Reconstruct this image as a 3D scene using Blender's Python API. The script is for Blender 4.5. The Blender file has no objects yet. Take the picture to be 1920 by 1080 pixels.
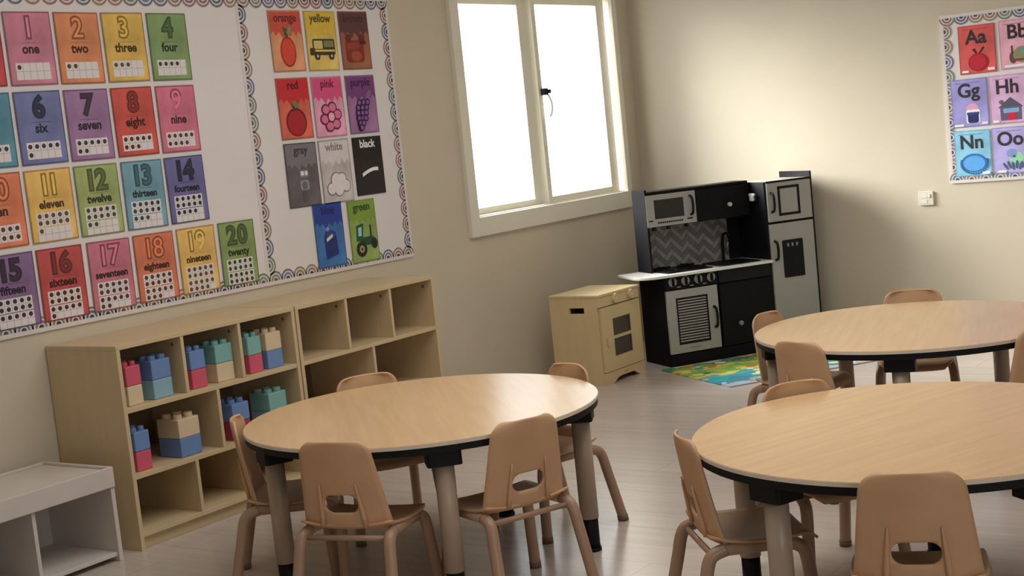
import bpy, bmesh, math, random
from mathutils import Matrix, Vector
R = math.radians
random.seed(7)
scene = bpy.context.scene
COL = scene.collection

# ------------------------------------------------------------------ camera
CAM_H = 1.45
yaw, pitch, roll = R(54.26535), R(6.13051), R(-5.81579)
fw = Vector((math.sin(yaw)*math.cos(pitch), math.cos(yaw)*math.cos(pitch), -math.sin(pitch)))
rt = Vector((math.cos(yaw), -math.sin(yaw), 0))
up = rt.cross(fw)
rt2 = rt*math.cos(roll) + up*math.sin(roll)
up2 = -rt*math.sin(roll) + up*math.cos(roll)
cd = bpy.data.cameras.new('camera')
cd.sensor_width = 36.0
cd.lens = 36.0*2700/1920
cam = bpy.data.objects.new('camera', cd)
COL.objects.link(cam)
m = Matrix.Identity(4)
for i in range(3):
    m[i][0] = rt2[i]; m[i][1] = up2[i]; m[i][2] = -fw[i]
m[2][3] = CAM_H
cam.matrix_world = m
scene.camera = cam

# ------------------------------------------------------------------ world, lights, exposure
w = bpy.data.worlds.new('daylight'); scene.world = w
w.use_nodes = True
bg = w.node_tree.nodes['Background']
bg.inputs[0].default_value = (0.93, 0.97, 1.0, 1)
bg.inputs[1].default_value = 2.2

def area(name, loc, target, sx, sy, energy, color=(1, 1, 1), spread=180):
    d = bpy.data.lights.new(name, 'AREA'); d.shape = 'RECTANGLE'
    d.size = sx; d.size_y = sy; d.energy = energy; d.color = color; d.spread = R(spread)
    o = bpy.data.objects.new(name, d); COL.objects.link(o)
    o.location = loc
    o.rotation_euler = (Vector(target)-Vector(loc)).to_track_quat('-Z', 'Y').to_euler()
    return o
# daylight that falls in through the window
area('window_daylight', (6.45, 8.0, 3.2), (7.25, 4.8, 1.6), 3.4, 2.6, 205, (1.0, 0.98, 0.94), 70)
# added soft fill from above the tables, not a lamp of the room
area('ceiling_fill', (4.0, 2.3, 2.84), (4.0, 2.3, 0), 3.4, 2.6, 36, (1.0, 0.96, 0.92))
# added fill from behind the camera; the wall there has no window
area('rear_fill', (0.6, -2.3, 1.7), (6.5, 3.2, 1.2), 2.6, 1.5, 24, (0.98, 0.98, 1.0))

vs = scene.view_settings
vs.view_transform = 'Standard'; vs.look = 'None'; vs.gamma = 1.0; vs.use_curve_mapping = False
vs.exposure = 0.66

# ------------------------------------------------------------------ materials
def lin(c):
    c = c/255.0
    return c/12.92 if c <= 0.04045 else ((c+0.055)/1.055)**2.4
def S(r, g, b, gain=1.0):
    return tuple(min(0.92, lin(v)*gain) for v in (r, g, b))
_mats = {}
def mat(name, col, rough=0.5, var=0.06, scale=8.0, metal=0.0, spec=0.5, bump=0.0, bscale=60.0, stretch=(1, 1, 1), coat=0.0):
    if name in _mats: return _mats[name]
    M = bpy.data.materials.new(name); M.use_nodes = True
    nt = M.node_tree; b = nt.nodes['Principled BSDF']
    b.inputs['Roughness'].default_value = rough
    b.inputs['Metallic'].default_value = metal
    b.inputs['Specular IOR Level'].default_value = spec
    b.inputs['Coat Weight'].default_value = coat
    tc = nt.nodes.new('ShaderNodeTexCoord'); mp = nt.nodes.new('ShaderNodeMapping')
    mp.inputs['Scale'].default_value = stretch
    nt.links.new(tc.outputs['Object'], mp.inputs['Vector'])
    nz = nt.nodes.new('ShaderNodeTexNoise'); nz.inputs['Scale'].default_value = scale
    nz.inputs['Detail'].default_value = 4
    nt.links.new(mp.outputs[0], nz.inputs['Vector'])
    rp = nt.nodes.new('ShaderNodeValToRGB')
    rp.color_ramp.elements[0].position = 0.3; rp.color_ramp.elements[1].position = 0.7
    rp.color_ramp.elements[0].color = (*[max(0, v*(1-var)) for v in col], 1)
    rp.color_ramp.elements[1].color = (*[min(1, v*(1+var)) for v in col], 1)
    nt.links.new(nz.outputs['Fac'], rp.inputs[0])
    nt.links.new(rp.outputs[0], b.inputs['Base Color'])
    if bump:
        n2 = nt.nodes.new('ShaderNodeTexNoise'); n2.inputs['Scale'].default_value = bscale
        nt.links.new(mp.outputs[0], n2.inputs['Vector'])
        bp = nt.nodes.new('ShaderNodeBump'); bp.inputs['Strength'].default_value = bump; bp.inputs['Distance'].default_value = 0.002
        nt.links.new(n2.outputs['Fac'], bp.inputs['Height'])
        nt.links.new(bp.outputs[0], b.inputs['Normal'])
    _mats[name] = M
    return M
GAIN = 1.3                      # printed colours: photograph's colour over the light on that wall
def ink(r, g, b, gain=GAIN):
    return mat('print_%d_%d_%d' % (r, g, b), S(r, g, b, gain), 0.7, 0.05, 30)
def wash(r, g, b, gain=GAIN):   # watercolour card stock
    y = .3*r+.6*g+.1*b; r, g, b = [int(v*.88+y*.12) for v in (r, g, b)]
    return mat('watercolour_%d_%d_%d' % (r, g, b), S(r, g, b, gain), 0.65, 0.22, 9)

M_WALL = mat('cream_wall_paint', (0.63, 0.562, 0.44), 0.6, 0.02, 3, bump=0.15, bscale=180)
M_CEIL = mat('white_ceiling', (0.8, 0.79, 0.75), 0.8, 0.02)
M_MAPLE = mat('maple_laminate', (0.66, 0.51, 0.28), 0.45, 0.04, 4, stretch=(0.6, 6, 1))
M_SHELF = mat('pale_birch_board', (0.64, 0.50, 0.30), 0.5, 0.04, 4, stretch=(1, 6, 1))
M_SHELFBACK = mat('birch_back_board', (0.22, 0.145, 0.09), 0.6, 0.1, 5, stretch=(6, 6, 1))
M_TABLE = mat('maple_table_top', (0.72, 0.475, 0.25), 0.27, 0.05, 3, spec=.5, stretch=(1, 14, 1))
M_RIM = mat('pale_table_rim', (0.78, 0.70, 0.58), 0.35)
M_BLACK = mat('black_plastic', (0.008, 0.008, 0.010), 0.5, spec=.2)
M_LEG = mat('tan_table_leg', (0.46, 0.36, 0.27), 0.35, 0.05)
M_CHAIR = mat('tan_chair_shell', (0.63, 0.385, 0.215), 0.45, 0.06, 10, bump=0.1, bscale=400)
M_TUBE = mat('brown_chair_tube', (0.42, 0.27, 0.18), 0.35, 0.05)
M_CAP = mat('dark_brown_foot_cap', (0.20, 0.13, 0.09), .6)
M_WHITE = mat('white_paper', (0.80, 0.76, 0.76), 0.8, 0.03, 2)
M_STRIP = mat('border_paper', (0.74, 0.70, 0.69), 0.8, 0.04, 20)
M_FRAME = mat('cream_window_frame', (0.80, 0.77, 0.66), 0.4, 0.02)
M_KBLACK = mat('black_painted_board', (0.007, 0.007, 0.009), 0.5, 0.1, spec=.15)
M_KSIDE = mat('charcoal_side_board', (0.012, 0.011, 0.013), 0.8, 0.1, spec=.08)
M_KGREY = mat('pale_grey_painted_board', (0.38, 0.38, 0.35), 0.4, 0.03)
M_KWHITE = mat('white_worktop', (0.86, 0.86, 0.83), 0.3, 0.02)
M_STEEL = mat('brushed_grey_plastic', (0.30, 0.30, 0.30), 0.3, 0.05, metal=0.3)
M_DARKGLASS = mat('dark_toy_window', (0.03, 0.03, 0.028), 0.12, 0.3, 6)
M_CABINET = mat('white_low_unit', (0.66, 0.60, 0.55), 0.5, 0.03)
M_INK = mat('dark_ink', (0.03, 0.022, 0.03), 0.7)

# floor: pale vinyl with streaks along the planks
def floor_mat():
    M = bpy.data.materials.new('beige_vinyl_floor'); M.use_nodes = True
    nt = M.node_tree; b = nt.nodes['Principled BSDF']; L = nt.links.new
    b.inputs['Roughness'].default_value = 0.24
    tc = nt.nodes.new('ShaderNodeTexCoord'); mp = nt.nodes.new('ShaderNodeMapping')
    mp.inputs['Scale'].default_value = (9, 0.55, 1)
    L(tc.outputs['Object'], mp.inputs['Vector'])
    nz = nt.nodes.new('ShaderNodeTexNoise'); nz.inputs['Scale'].default_value = 2.2; nz.inputs['Detail'].default_value = 6
    L(mp.outputs[0], nz.inputs['Vector'])
    rp = nt.nodes.new('ShaderNodeValToRGB')
    rp.color_ramp.elements[0].position = 0.25; rp.color_ramp.elements[0].color = (0.53, 0.46, 0.41, 1)
    rp.color_ramp.elements[1].position = 0.75; rp.color_ramp.elements[1].color = (0.63, 0.555, 0.50, 1)
    L(nz.outputs['Fac'], rp.inputs[0])
    br = nt.nodes.new('ShaderNodeTexBrick')
    br.inputs['Scale'].default_value = 1.0; br.inputs['Mortar Size'].default_value = 0.002
    br.inputs['Brick Width'].default_value = 1.2; br.inputs['Row Height'].default_value = 0.18
    br.inputs['Color1'].default_value = (1, 1, 1, 1); br.inputs['Color2'].default_value = (0.95, 0.95, 0.95, 1)
    br.inputs['Mortar'].default_value = (0.82, 0.8, 0.78, 1)
    m2 = nt.nodes.new('ShaderNodeMapping'); m2.inputs['Rotation'].default_value = (0, 0, R(90))
    L(tc.outputs['Object'], m2.inputs['Vector']); L(m2.outputs[0], br.inputs['Vector'])
    mx = nt.nodes.new('ShaderNodeMix'); mx.data_type = 'RGBA'; mx.blend_type = 'MULTIPLY'; mx.inputs[0].default_value = 1
    L(rp.outputs[0], mx.inputs[6]); L(br.outputs['Color'], mx.inputs[7]); L(mx.outputs[2], b.inputs['Base Color'])
    return M
M_FLOOR = floor_mat()

def glass_mat():
    M = bpy.data.materials.new('window_glass'); M.use_nodes = True
    nt = M.node_tree
    for n in list(nt.nodes): nt.nodes.remove(n)
    o = nt.nodes.new('ShaderNodeOutputMaterial'); t = nt.nodes.new('ShaderNodeBsdfTransparent')
    g = nt.nodes.new('ShaderNodeBsdfGlossy'); g.inputs['Roughness'].default_value = 0.03
    x = nt.nodes.new('ShaderNodeMixShader'); x.inputs[0].default_value = 0.05
    t.inputs[0].default_value = (0.97, 0.98, 0.98, 1)
    nt.links.new(t.outputs[0], x.inputs[1]); nt.links.new(g.outputs[0], x.inputs[2]); nt.links.new(x.outputs[0], o.inputs[0])
    return M
M_GLASS = glass_mat()

def rug_mat():
    M = bpy.data.materials.new('bright_play_rug'); M.use_nodes = True
    nt = M.node_tree; b = nt.nodes['Principled BSDF']; L = nt.links.new
    b.inputs['Roughness'].default_value = 0.9
    tc = nt.nodes.new('ShaderNodeTexCoord')
    nz = nt.nodes.new('ShaderNodeTexNoise'); nz.inputs['Scale'].default_value = 7; nz.inputs['Detail'].default_value = 5
    L(tc.outputs['Object'], nz.inputs['Vector'])
    sep = nt.nodes.new('ShaderNodeSeparateXYZ'); L(tc.outputs['Object'], sep.inputs[0])
    md = nt.nodes.new('ShaderNodeMath'); md.operation = 'MULTIPLY_ADD'; md.inputs[1].default_value = 0.55; md.inputs[2].default_value = -0.275
    L(nz.outputs['Fac'], md.inputs[0])
    ad = nt.nodes.new('ShaderNodeMath'); ad.operation = 'MULTIPLY_ADD'; ad.inputs[1].default_value = 1.22
    L(sep.outputs['Y'], ad.inputs[0]); L(md.outputs[0], ad.inputs[2])
    rp = nt.nodes.new('ShaderNodeValToRGB'); cr = rp.color_ramp; cr.interpolation = 'CONSTANT'
    stops = [(0.0, (0.35, 0.42, 0.50)), (0.10, (0.05, 0.22, 0.30)), (0.22, (0.02, 0.32, 0.36)), (0.34, (0.10, 0.36, 0.42)),
             (0.42, (0.75, 0.62, 0.12)), (0.50, (0.20, 0.48, 0.07)), (0.62, (0.42, 0.55, 0.10)), (0.70, (0.72, 0.60, 0.14)),
             (0.78, (0.22, 0.40, 0.10)), (0.86, (0.06, 0.22, 0.14)), (0.92, (0.55, 0.58, 0.35))]
    cr.elements[0].color = (*stops[0][1], 1)
    cr.elements[1].position = stops[1][0]; cr.elements[1].color = (*stops[1][1], 1)
    for p, c in stops[2:]:
        e = cr.elements.new(p); e.color = (*c, 1)
    L(ad.outputs[0], rp.inputs[0])
    vo = nt.nodes.new('ShaderNodeTexVoronoi'); vo.inputs['Scale'].default_value = 13
    L(tc.outputs['Object'], vo.inputs['Vector'])
    r2 = nt.nodes.new('ShaderNodeValToRGB'); r2.color_ramp.interpolation = 'CONSTANT'
    r2.color_ramp.elements[0].color = (0.65, 0.16, 0.05, 1)
    for p, c in ((0.18, (0.80, 0.42, 0.06)), (0.36, (0.72, 0.78, 0.85)), (0.5, (0.04, 0.10, 0.22)), (0.65, (0.75, 0.70, 0.20)), (0.82, (0.05, 0.40, 0.40))):
        e = r2.color_ramp.elements.new(p); e.color = (*c, 1)
    sc = nt.nodes.new('ShaderNodeSeparateColor'); L(vo.outputs['Color'], sc.inputs[0]); L(sc.outputs[0], r2.inputs[0])
    lt = nt.nodes.new('ShaderNodeMath'); lt.operation = 'LESS_THAN'; lt.inputs[1].default_value = 0.45
    L(vo.outputs['Distance'], lt.inputs[0])
    g2 = nt.nodes.new('ShaderNodeMath'); g2.operation = 'GREATER_THAN'; g2.inputs[1].default_value = 0.42; L(sc.outputs[1], g2.inputs[0])
    mu = nt.nodes.new('ShaderNodeMath'); mu.operation = 'MULTIPLY'; L(lt.outputs[0], mu.inputs[0]); L(g2.outputs[0], mu.inputs[1])
    mx = nt.nodes.new('ShaderNodeMix'); mx.data_type = 'RGBA'
    L(mu.outputs[0], mx.inputs[0]); L(rp.outputs[0], mx.inputs[6]); L(r2.outputs[0], mx.inputs[7]); L(mx.outputs[2], b.inputs['Base Color'])
    return M

# ------------------------------------------------------------------ mesh helpers
def box(bm, x0, x1, y0, y1, z0, z1, mi=0):
    v = [bm.verts.new((x, y, z)) for x in (x0, x1) for y in (y0, y1) for z in (z0, z1)]
    for f in ((0, 1, 3, 2), (4, 6, 7, 5), (0, 4, 5, 1), (2, 3, 7, 6), (0, 2, 6, 4), (1, 5, 7, 3)):
        bm.faces.new([v[i] for i in f]).material_index = mi
def prism(bm, pts, fn, d0, d1, mi=0):
    """pts: 2-D outline; fn(a, b, d) -> 3-D point; d0, d1: the two faces"""
    A = [bm.verts.new(fn(a, b, d0)) for a, b in pts]
    B = [bm.verts.new(fn(a, b, d1)) for a, b in pts]
    fs = [bm.faces.new(A), bm.faces.new(B[::-1])]
    n = len(pts)
    for i in range(n):
        fs.append(bm.faces.new((A[i], B[i], B[(i+1) % n], A[(i+1) % n])))
    for f in fs: f.material_index = mi
FRONT = lambda a, b, d: (a, -d, b)          # upright sheet looking to -y, d = how far proud
FLAT = lambda a, b, d: (a, b, d)
def rrect(x0, x1, y0, y1, r, n=5):
    P = []
    for cx, cy, a0 in ((x1-r, y1-r, 0), (x0+r, y1-r, 90), (x0+r, y0+r, 180), (x1-r, y0+r, 270)):
        for i in range(n+1):
            a = R(a0+90*i/n); P.append((cx+r*math.cos(a), cy+r*math.sin(a)))
    return P
def ell(cx, cy, rx, ry, n=18, rot=0):
    return [(cx+rx*math.cos(t)*math.cos(rot)-ry*math.sin(t)*math.sin(rot), cy+rx*math.cos(t)*math.sin(rot)+ry*math.sin(t)*math.cos(rot))
            for t in (2*math.pi*i/n for i in range(n))]
def tube(bm, pts, r, n=10, mi=0, cap=True):
    pts = [Vector(p) for p in pts]; rings = []
    rr = r if isinstance(r, (list, tuple)) else [r]*len(pts)
    ref = None
    for i, p in enumerate(pts):
        t = (pts[min(i+1, len(pts)-1)]-pts[max(i-1, 0)]).normalized()
        if ref is None: ref = Vector((0, 1, 0)) if abs(t.y) < 0.9 else Vector((1, 0, 0))
        a = (ref - t*ref.dot(t)).normalized(); b = t.cross(a); ref = a
        rings.append([bm.verts.new(p + (a*math.cos(2*math.pi*k/n)+b*math.sin(2*math.pi*k/n))*rr[i]) for k in range(n)])
    for i in range(len(rings)-1):
        for k in range(n):
            f = bm.faces.new((rings[i][k], rings[i][(k+1) % n], rings[i+1][(k+1) % n], rings[i+1][k])); f.smooth = True; f.material_index = mi
    if cap:
        bm.faces.new(rings[0][::-1]).material_index = mi; bm.faces.new(rings[-1]).material_index = mi
def cyl(bm, c, axis, r, h, n=16, mi=0):
    c = Vector(c); tube(bm, [c, c+Vector(axis)*h], r, n, mi)
def spline(P, n=6):
    P = [Vector(p) for p in P]; out = []
    for i in range(len(P)-1):
        p0, p1, p2, p3 = P[max(i-1, 0)], P[i], P[i+1], P[min(i+2, len(P)-1)]
        for k in range(n):
            t = k/n
            out.append(0.5*((2*p1)+(p2-p0)*t+(2*p0-5*p1+4*p2-p3)*t*t+(3*p1-p0-3*p2+p3)*t**3))
    return out+[P[-1]]
def mesh(name, bm, mats):
    bmesh.ops.recalc_face_normals(bm, faces=bm.faces[:])
    me = bpy.data.meshes.new(name); bm.to_mesh(me); bm.free()
    for mm in (mats if isinstance(mats, (list, tuple)) else [mats]): me.materials.append(mm)
    return me
def obj(name, me, parent=None, loc=(0, 0, 0), rz=0, bevel=0, label=None):
    o = bpy.data.objects.new(name, me); COL.objects.link(o)
    o.parent = parent; o.location = loc; o.rotation_euler = (0, 0, rz)
    if bevel:
        b = o.modifiers.new('bevel', 'BEVEL'); b.width = bevel; b.segments = 2; b.limit_method = 'ANGLE'
    if label: o['label'] = label
    return o
def part(name, fn, mats, parent, loc=(0, 0, 0), rz=0, bevel=0, label=None):
    bm = bmesh.new(); fn(bm)
    return obj(name, mesh(name, bm, mats), parent, loc, rz, bevel, label)
def bpart(name, dims, m_, parent, bevel=0.0015, label=None):
    return part(name, lambda bm: box(bm, *dims), m_, parent, bevel=bevel, label=label)
def thing(name, label, cat, loc=(0, 0, 0), rz=0, group=None):
    o = bpy.data.objects.new(name, None); COL.objects.link(o)
    o.location = loc; o.rotation_euler = (0, 0, rz); o.empty_display_size = 0.05
    o['label'] = label; o['category'] = cat
    if group: o['group'] = group
    return o
def tree_copy(src, loc, rz, label, parent=None):
    c = src.copy(); COL.objects.link(c)
    if parent is None:
        c.location = loc; c.rotation_euler = (0, 0, rz); c['label'] = label
    else:
        c.parent = parent
    for ch in list(src.children): tree_copy(ch, None, None, None, c)
    return c
_txt = {}
def text_mesh(body, size, bold=0.0, thick=0.0004, m_=None):
    key = (body, size, bold, m_.name)
    if key in _txt: return _txt[key]
    cu = bpy.data.curves.new('lettering', 'FONT')
    cu.body = body; cu.size = size; cu.align_x = 'CENTER'; cu.align_y = 'CENTER'; cu.offset = bold; cu.extrude = thick; cu.resolution_u = 4
    o = bpy.data.objects.new('lettering', cu); COL.objects.link(o)
    dg = bpy.context.evaluated_depsgraph_get(); dg.update()
    me = bpy.data.meshes.new_from_object(o.evaluated_get(dg))
    bpy.data.objects.remove(o)
    me.transform(Matrix(((1, 0, 0, 0), (0, 0, -1, 0), (0, 1, 0, 0), (0, 0, 0, 1))))
    me.materials.clear(); me.materials.append(m_)
    _txt[key] = me
    return me

# ------------------------------------------------------------------ the room
YL, XR, ZC = 4.822, 8.296, 2.90            # left wall plane, right wall plane, ceiling
X0, Y0 = -2.0, -2.8
def struct(name, fn, m_, label=None):
    o = part(name, fn, m_, None); o['kind'] = 'structure'
    if label: o['label'] = label
    return o
struct('floor', lambda bm: box(bm, X0-.2, XR+.2, Y0-.2, YL+.3, -0.1, 0), M_FLOOR, 'pale beige streaked vinyl floor under the tables')
struct('ceiling', lambda bm: box(bm, X0-.2, XR+.2, Y0-.2, YL+.3, ZC, ZC+.1), M_CEIL, 'plain white ceiling above the classroom')
WX0, WX1, WZ0, WZ1 = 6.40, 8.075, 0.975, 2.26   # window opening in the left wall
def lwall(bm):
    box(bm, X0-.2, WX0, YL, YL+.25, 0, ZC); box(bm, WX1, XR+.2, YL, YL+.25, 0, ZC)
    box(bm, WX0, WX1, YL, YL+.25, 0, WZ0); box(bm, WX0, WX1, YL, YL+.25, WZ1, ZC)
struct('wall_left', lwall, M_WALL, 'cream wall with the window and the number board')
struct('wall_right', lambda bm: box(bm, XR, XR+.2, Y0-.2, YL, 0, ZC), M_WALL, 'cream wall with the alphabet board')
struct('wall_back', lambda bm: box(bm, X0-.2, XR, Y0-.2, Y0, 0, ZC), M_WALL, 'cream wall behind the viewer')
struct('wall_rear', lambda bm: box(bm, X0-.2, X0, Y0, YL, 0, ZC), M_WALL, 'cream wall at the far left end of the classroom')

win = bpy.data.objects.new('window_1', None); COL.objects.link(win)
win.location = (WX0, YL, WZ0); win['kind'] = 'structure'; win['label'] = 'cream framed sliding window with two bright panes'
def casing(bm):
    # flat casing around the opening, proud of the wall
    x0, x1, z0, z1 = 6.347-WX0, 8.108-WX0, 0.893-WZ0, 2.34-WZ0
    i0, i1, k0, k1 = 6.425-WX0, 8.056-WX0, 1.0-WZ0, 2.235-WZ0
    box(bm, x0, i0, -.03, 0.001, z0, z1); box(bm, i1, x1, -.03, 0.001, z0, z1)
    box(bm, i0, i1, -.03, 0.001, z0, k0); box(bm, i0, i1, -.03, 0.001, k1, z1)
part('casing', casing, M_FRAME, win, bevel=.004)
def reveal(bm):
    a, b, c, d_ = 0.001, WX1-WX0-.001, 0.001, WZ1-WZ0-.001
    box(bm, a, a+.03, .0, .12, c, d_); box(bm, b-.012, b, .0, .12, c, d_)
    box(bm, a, b, .0, .12, c, c+.03); box(bm, a, b, .0, .12, d_-.03, d_)
part('frame', reveal, M_FRAME, win, bevel=.002)
def sash(name, x0, x1, y, st_l, st_r, z0=1.0, z1=2.235, rail=.043):
    def f(bm):
        a, b, c, d_ = x0-WX0, x1-WX0, z0-WZ0, z1-WZ0
        box(bm, a, a+st_l, y, y+.035, c, d_); box(bm, b-st_r, b, y, y+.035, c, d_)
        box(bm, a+st_l, b-st_r, y, y+.035, c, c+rail); box(bm, a+st_l, b-st_r, y, y+.035, d_-rail, d_)
    s = part(name, f, M_FRAME, win, bevel=.003)
    part('pane', lambda bm: box(bm, x0-WX0+st_l-.005, x1-WX0-st_r+.005, y+.014, y+.018, z0-WZ0+rail-.005, z1-WZ0-rail+.005), M_GLASS, s)
    return s
sash('sash', 7.205, 8.036, 0.02, .042, .095)
sash('sash', 6.425, 7.235, 0.062, .03, .115)
la = part('latch', lambda bm: (box(bm, .0, .035, -.012, .02, -.02, .02), box(bm, .03, .055, -.02, -.008, -.012, .012)), M_BLACK, win, (7.225-WX0, 0.0, 1.672-WZ0), bevel=.003)
part('pull_loop', lambda bm: tube(bm, spline([(.03, -.012, -.02), (.055, -.014, -.07), (.05, -.014, -.12), (.03, -.012, -.15)]), .007, 8), M_FRAME, la)

# ------------------------------------------------------------------ bulletin boards
SC = []                                     # rainbow scallops of the border
pal = [((96, 116, 124), (92, 96, 128), (70, 76, 100)), ((150, 112, 118), (140, 100, 110), (104, 70, 84)),
       ((142, 126, 112), (138, 122, 104), (66, 62, 60)), ((104, 108, 138), (120, 126, 150), (64, 66, 98)),
       ((112, 124, 116), (128, 134, 118), (84, 92, 86)), ((156, 124, 112), (148, 116, 100), (120, 84, 78))]
RS = .046
for k, (a, b, c) in enumerate(pal):
    bm = bmesh.new(); n = 12
    def half(r0, r1, mi, y):
        o_ = [(r1*math.cos(math.pi*i/n), r1*math.sin(math.pi*i/n)) for i in range(n+1)]
        i_ = [(r0*math.cos(math.pi*i/n), r0*math.sin(math.pi*i/n)) for i in range(n+1)] if r0 else [(0, 0)]
        if r0:
            for i in range(n):
                q = [bm.verts.new((p[0], -y, p[1])) for p in (o_[i], o_[i+1], i_[i+1], i_[i])]
                bm.faces.new(q).material_index = mi
        else:
            prism(bm, o_, FRONT, 0, y, mi)
    half(0, RS, 0, .0020); half(.036, RS-.001, 1, .0024); half(.019, .029, 2, .0024); half(0, .012, 3, .0025)
    SC.append(mesh('scallop', bm, [M_STRIP, ink(*a, 1.15), ink(*b, 1.15), ink(*c, .9)]))
def board(name, label, loc, rz, W, Hh, dividers=(), skip=()):
    t = thing(name, label, 'bulletin board', loc, rz)
    part('backing', lambda bm: box(bm, 0, W, -.008, -.0005, 0, Hh), M_WHITE, t)
    sw = .018
    runs = [('bottom', (0, sw), (W, sw), 0), ('top', (0, Hh-sw), (W, Hh-sw), 180), ('left', (sw, .05), (sw, Hh-.05), 90), ('right', (W-sw, .05), (W-sw, Hh-.05), -90)]
    runs += [('divider', (x, .05), (x, Hh-.05), 90) for x in dividers]
    ci = 0
    for rn, p, q, ang in runs:
        if rn in skip: continue
        L = math.hypot(q[0]-p[0], q[1]-p[1]); cnt = int(round(L/.083)); st = L/cnt
        if rn in ('bottom', 'top'):
            z0 = 0 if rn == 'bottom' else Hh-sw
            part('border_strip', lambda bm: box(bm, 0, W, -.0100, -.008, z0, z0+sw), M_STRIP, t)
        else:
            x0 = p[0]-sw if ang == 90 else p[0]
            part('border_strip', lambda bm: box(bm, x0, x0+sw, -.0103, -.008, 0, Hh), M_STRIP, t)
        for i in range(cnt):
            f = (i+.5)/cnt
            o = bpy.data.objects.new('scallop', SC[(ci*7+i*5+(i//3)) % 6]); COL.objects.link(o); o.parent = t
            o.location = (p[0]+(q[0]-p[0])*f, -.008, p[1]+(q[1]-p[1])*f); o.rotation_euler = (0, R(ang), 0)
        ci += 1
    return t
BX, BZ = 3.05, 0.858
board('number_board', 'long white bulletin board with rainbow border holding number and colour cards', (BX, YL, BZ), 0, 5.838-BX, 1.345, (4.778-BX,))
board('alphabet_board', 'small white bulletin board with rainbow border beside the socket holding letter cards', (XR, 2.766, .90), R(-90), 1.55, .962)

# ---- cards
def card(name, label, x, z, W, Hh, col, group, wall='L', edge=None):
    """x, z: lower left corner as seen"""
    if wall == 'L': t = thing(name, label, 'card', (x, YL-.0112, z), 0, group)
    else: t = thing(name, label, 'card', (XR-.0112, x, z), R(-90), group)
    d = random.uniform(-.5, .5)
    t.rotation_euler.y = R(d)
    e = edge or tuple(int(v*.72) for v in col)
    def f(bm):
        box(bm, 0, W, -.0012, 0, 0, Hh, 0)
        box(bm, .006, W-.006, -.0016, -.0010, .006, Hh-.006, 1)
    part('sheet', f, [wash(*e), wash(*col)], t)
    return t
def art(t, shapes, W, Hh, name='picture', d0=.0016):
    """shapes: list of (rgb, outline in card units 0..1 x 0..Hh/W)"""
    mats, bm = [], bmesh.new()
    for i, (c, pts) in enumerate(shapes):
        mm = ink(*c)
        if mm not in mats: mats.append(mm)
        prism(bm, [(a*W, b*W) for a, b in pts], FRONT, d0, d0+.0003*(i+1)+.0002, mats.index(mm))
    obj(name, mesh(name, bm, mats), t)
def dark(c, k): return tuple(int(v*k) for v in c)
def num_card(n, word, col, x, z, outline):
    W, Hh = .220, .288
    names = {'pink': 1}
    t = card('number_card', '%s number card reading %d %s on the white board' % (outline, n, word), x, z, W, Hh, col, 'number cards on the board')
    deep = dark(col, .62); pale = tuple(min(255, int(v*1.12)) for v in col)
    if outline in ('blue', 'indigo', 'purple'): deep = dark(col, .38); pale = dark(col, .45)
    elif outline in ('green', 'teal', 'red'): deep = dark(col, .5); pale = dark(col, .66)
    big = .116
    digits = str(n); wd_ = {'1': .042}
    adv = [wd_.get(c, .066) for c in digits]; xx = W/2-sum(adv)/2
    for c, a in zip(digits, adv):
        nu = obj('numeral', text_mesh(c, big, .0075, .0003, ink(*deep)), t, (xx+a/2, -.0020, Hh-.066))
        obj('numeral_fill', text_mesh(c, big, .0, .0003, ink(*pale)), nu, (0, -.0005, 0))
        xx += a
    two = n > 10
    zt = Hh-.135 if not two else Hh-.128
    part('rule', lambda bm: box(bm, W*.3, W*.72, -.0019, -.0014, zt+.012, zt+.0135), ink(*deep), t)
    obj('word', text_mesh(word, .052 if len(word) < 6 else (.046 if len(word) < 8 else .041), .0016, .0003, ink(*dark(col, .30))), t, (W/2, -.0020, zt-.012))
    nframes = 2 if two else 1
    fh = .0545 if two else .066
    for k in range(nframes):
        z1 = (.118 if two else .088) - k*(fh+.004)
        cnt = min(10, n) if k == 0 else n-10
        def fr(bm):
            x0, x1, z0 = .030, W-.030, z1-fh
            box(bm, x0, x1, -.0020, -.0014, z0, z1, 0)
            for i in range(1, 5):
                xx = x0+(x1-x0)*i/5; box(bm, xx-.0008, xx+.0008, -.0022, -.0018, z0, z1, 1)
            box(bm, x0, x1, -.0022, -.0018, (z0+z1)/2-.0008, (z0+z1)/2+.0008, 1)
            for i in range(cnt):
                cx = x0+(x1-x0)*(i % 5+.5)/5; cz = z1-fh*(.25+.5*(i//5))
                prism(bm, ell(cx, cz, .0095, .0095, 10), FRONT, .0018, .0026, 2)
        part('ten_frame', fr, [M_WHITE, ink(150, 140, 150), ink(*dark(col, .42))], t)
    return t
words = 'zero one two three four five six seven eight nine ten eleven twelve thirteen fourteen fifteen sixteen seventeen eighteen nineteen twenty'.split()
ncol = {1: ((190, 116, 138), 'pink'), 2: ((206, 126, 82), 'orange'), 3: ((204, 166, 74), 'yellow'), 4: ((118, 148, 92), 'green'),
        5: ((78, 134, 156), 'teal'), 6: ((104, 112, 164), 'blue'), 7: ((146, 108, 152), 'purple'), 8: ((196, 74, 66), 'red'), 9: ((200, 104, 128), 'pink'),
        10: ((212, 116, 80), 'orange'), 11: ((220, 172, 84), 'yellow'), 12: ((146, 164, 98), 'green'), 13: ((104, 152, 170), 'teal'), 14: ((98, 98, 152), 'indigo'),
        15: ((128, 96, 142), 'purple'), 16: ((184, 70, 70), 'red'), 17: ((188, 106, 126), 'pink'), 18: ((202, 110, 78), 'orange'), 19: ((216, 172, 90), 'yellow'), 20: ((124, 148, 86), 'green')}
cx_ = [3.276, 3.514, 3.750, 3.989, 4.228]
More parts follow.
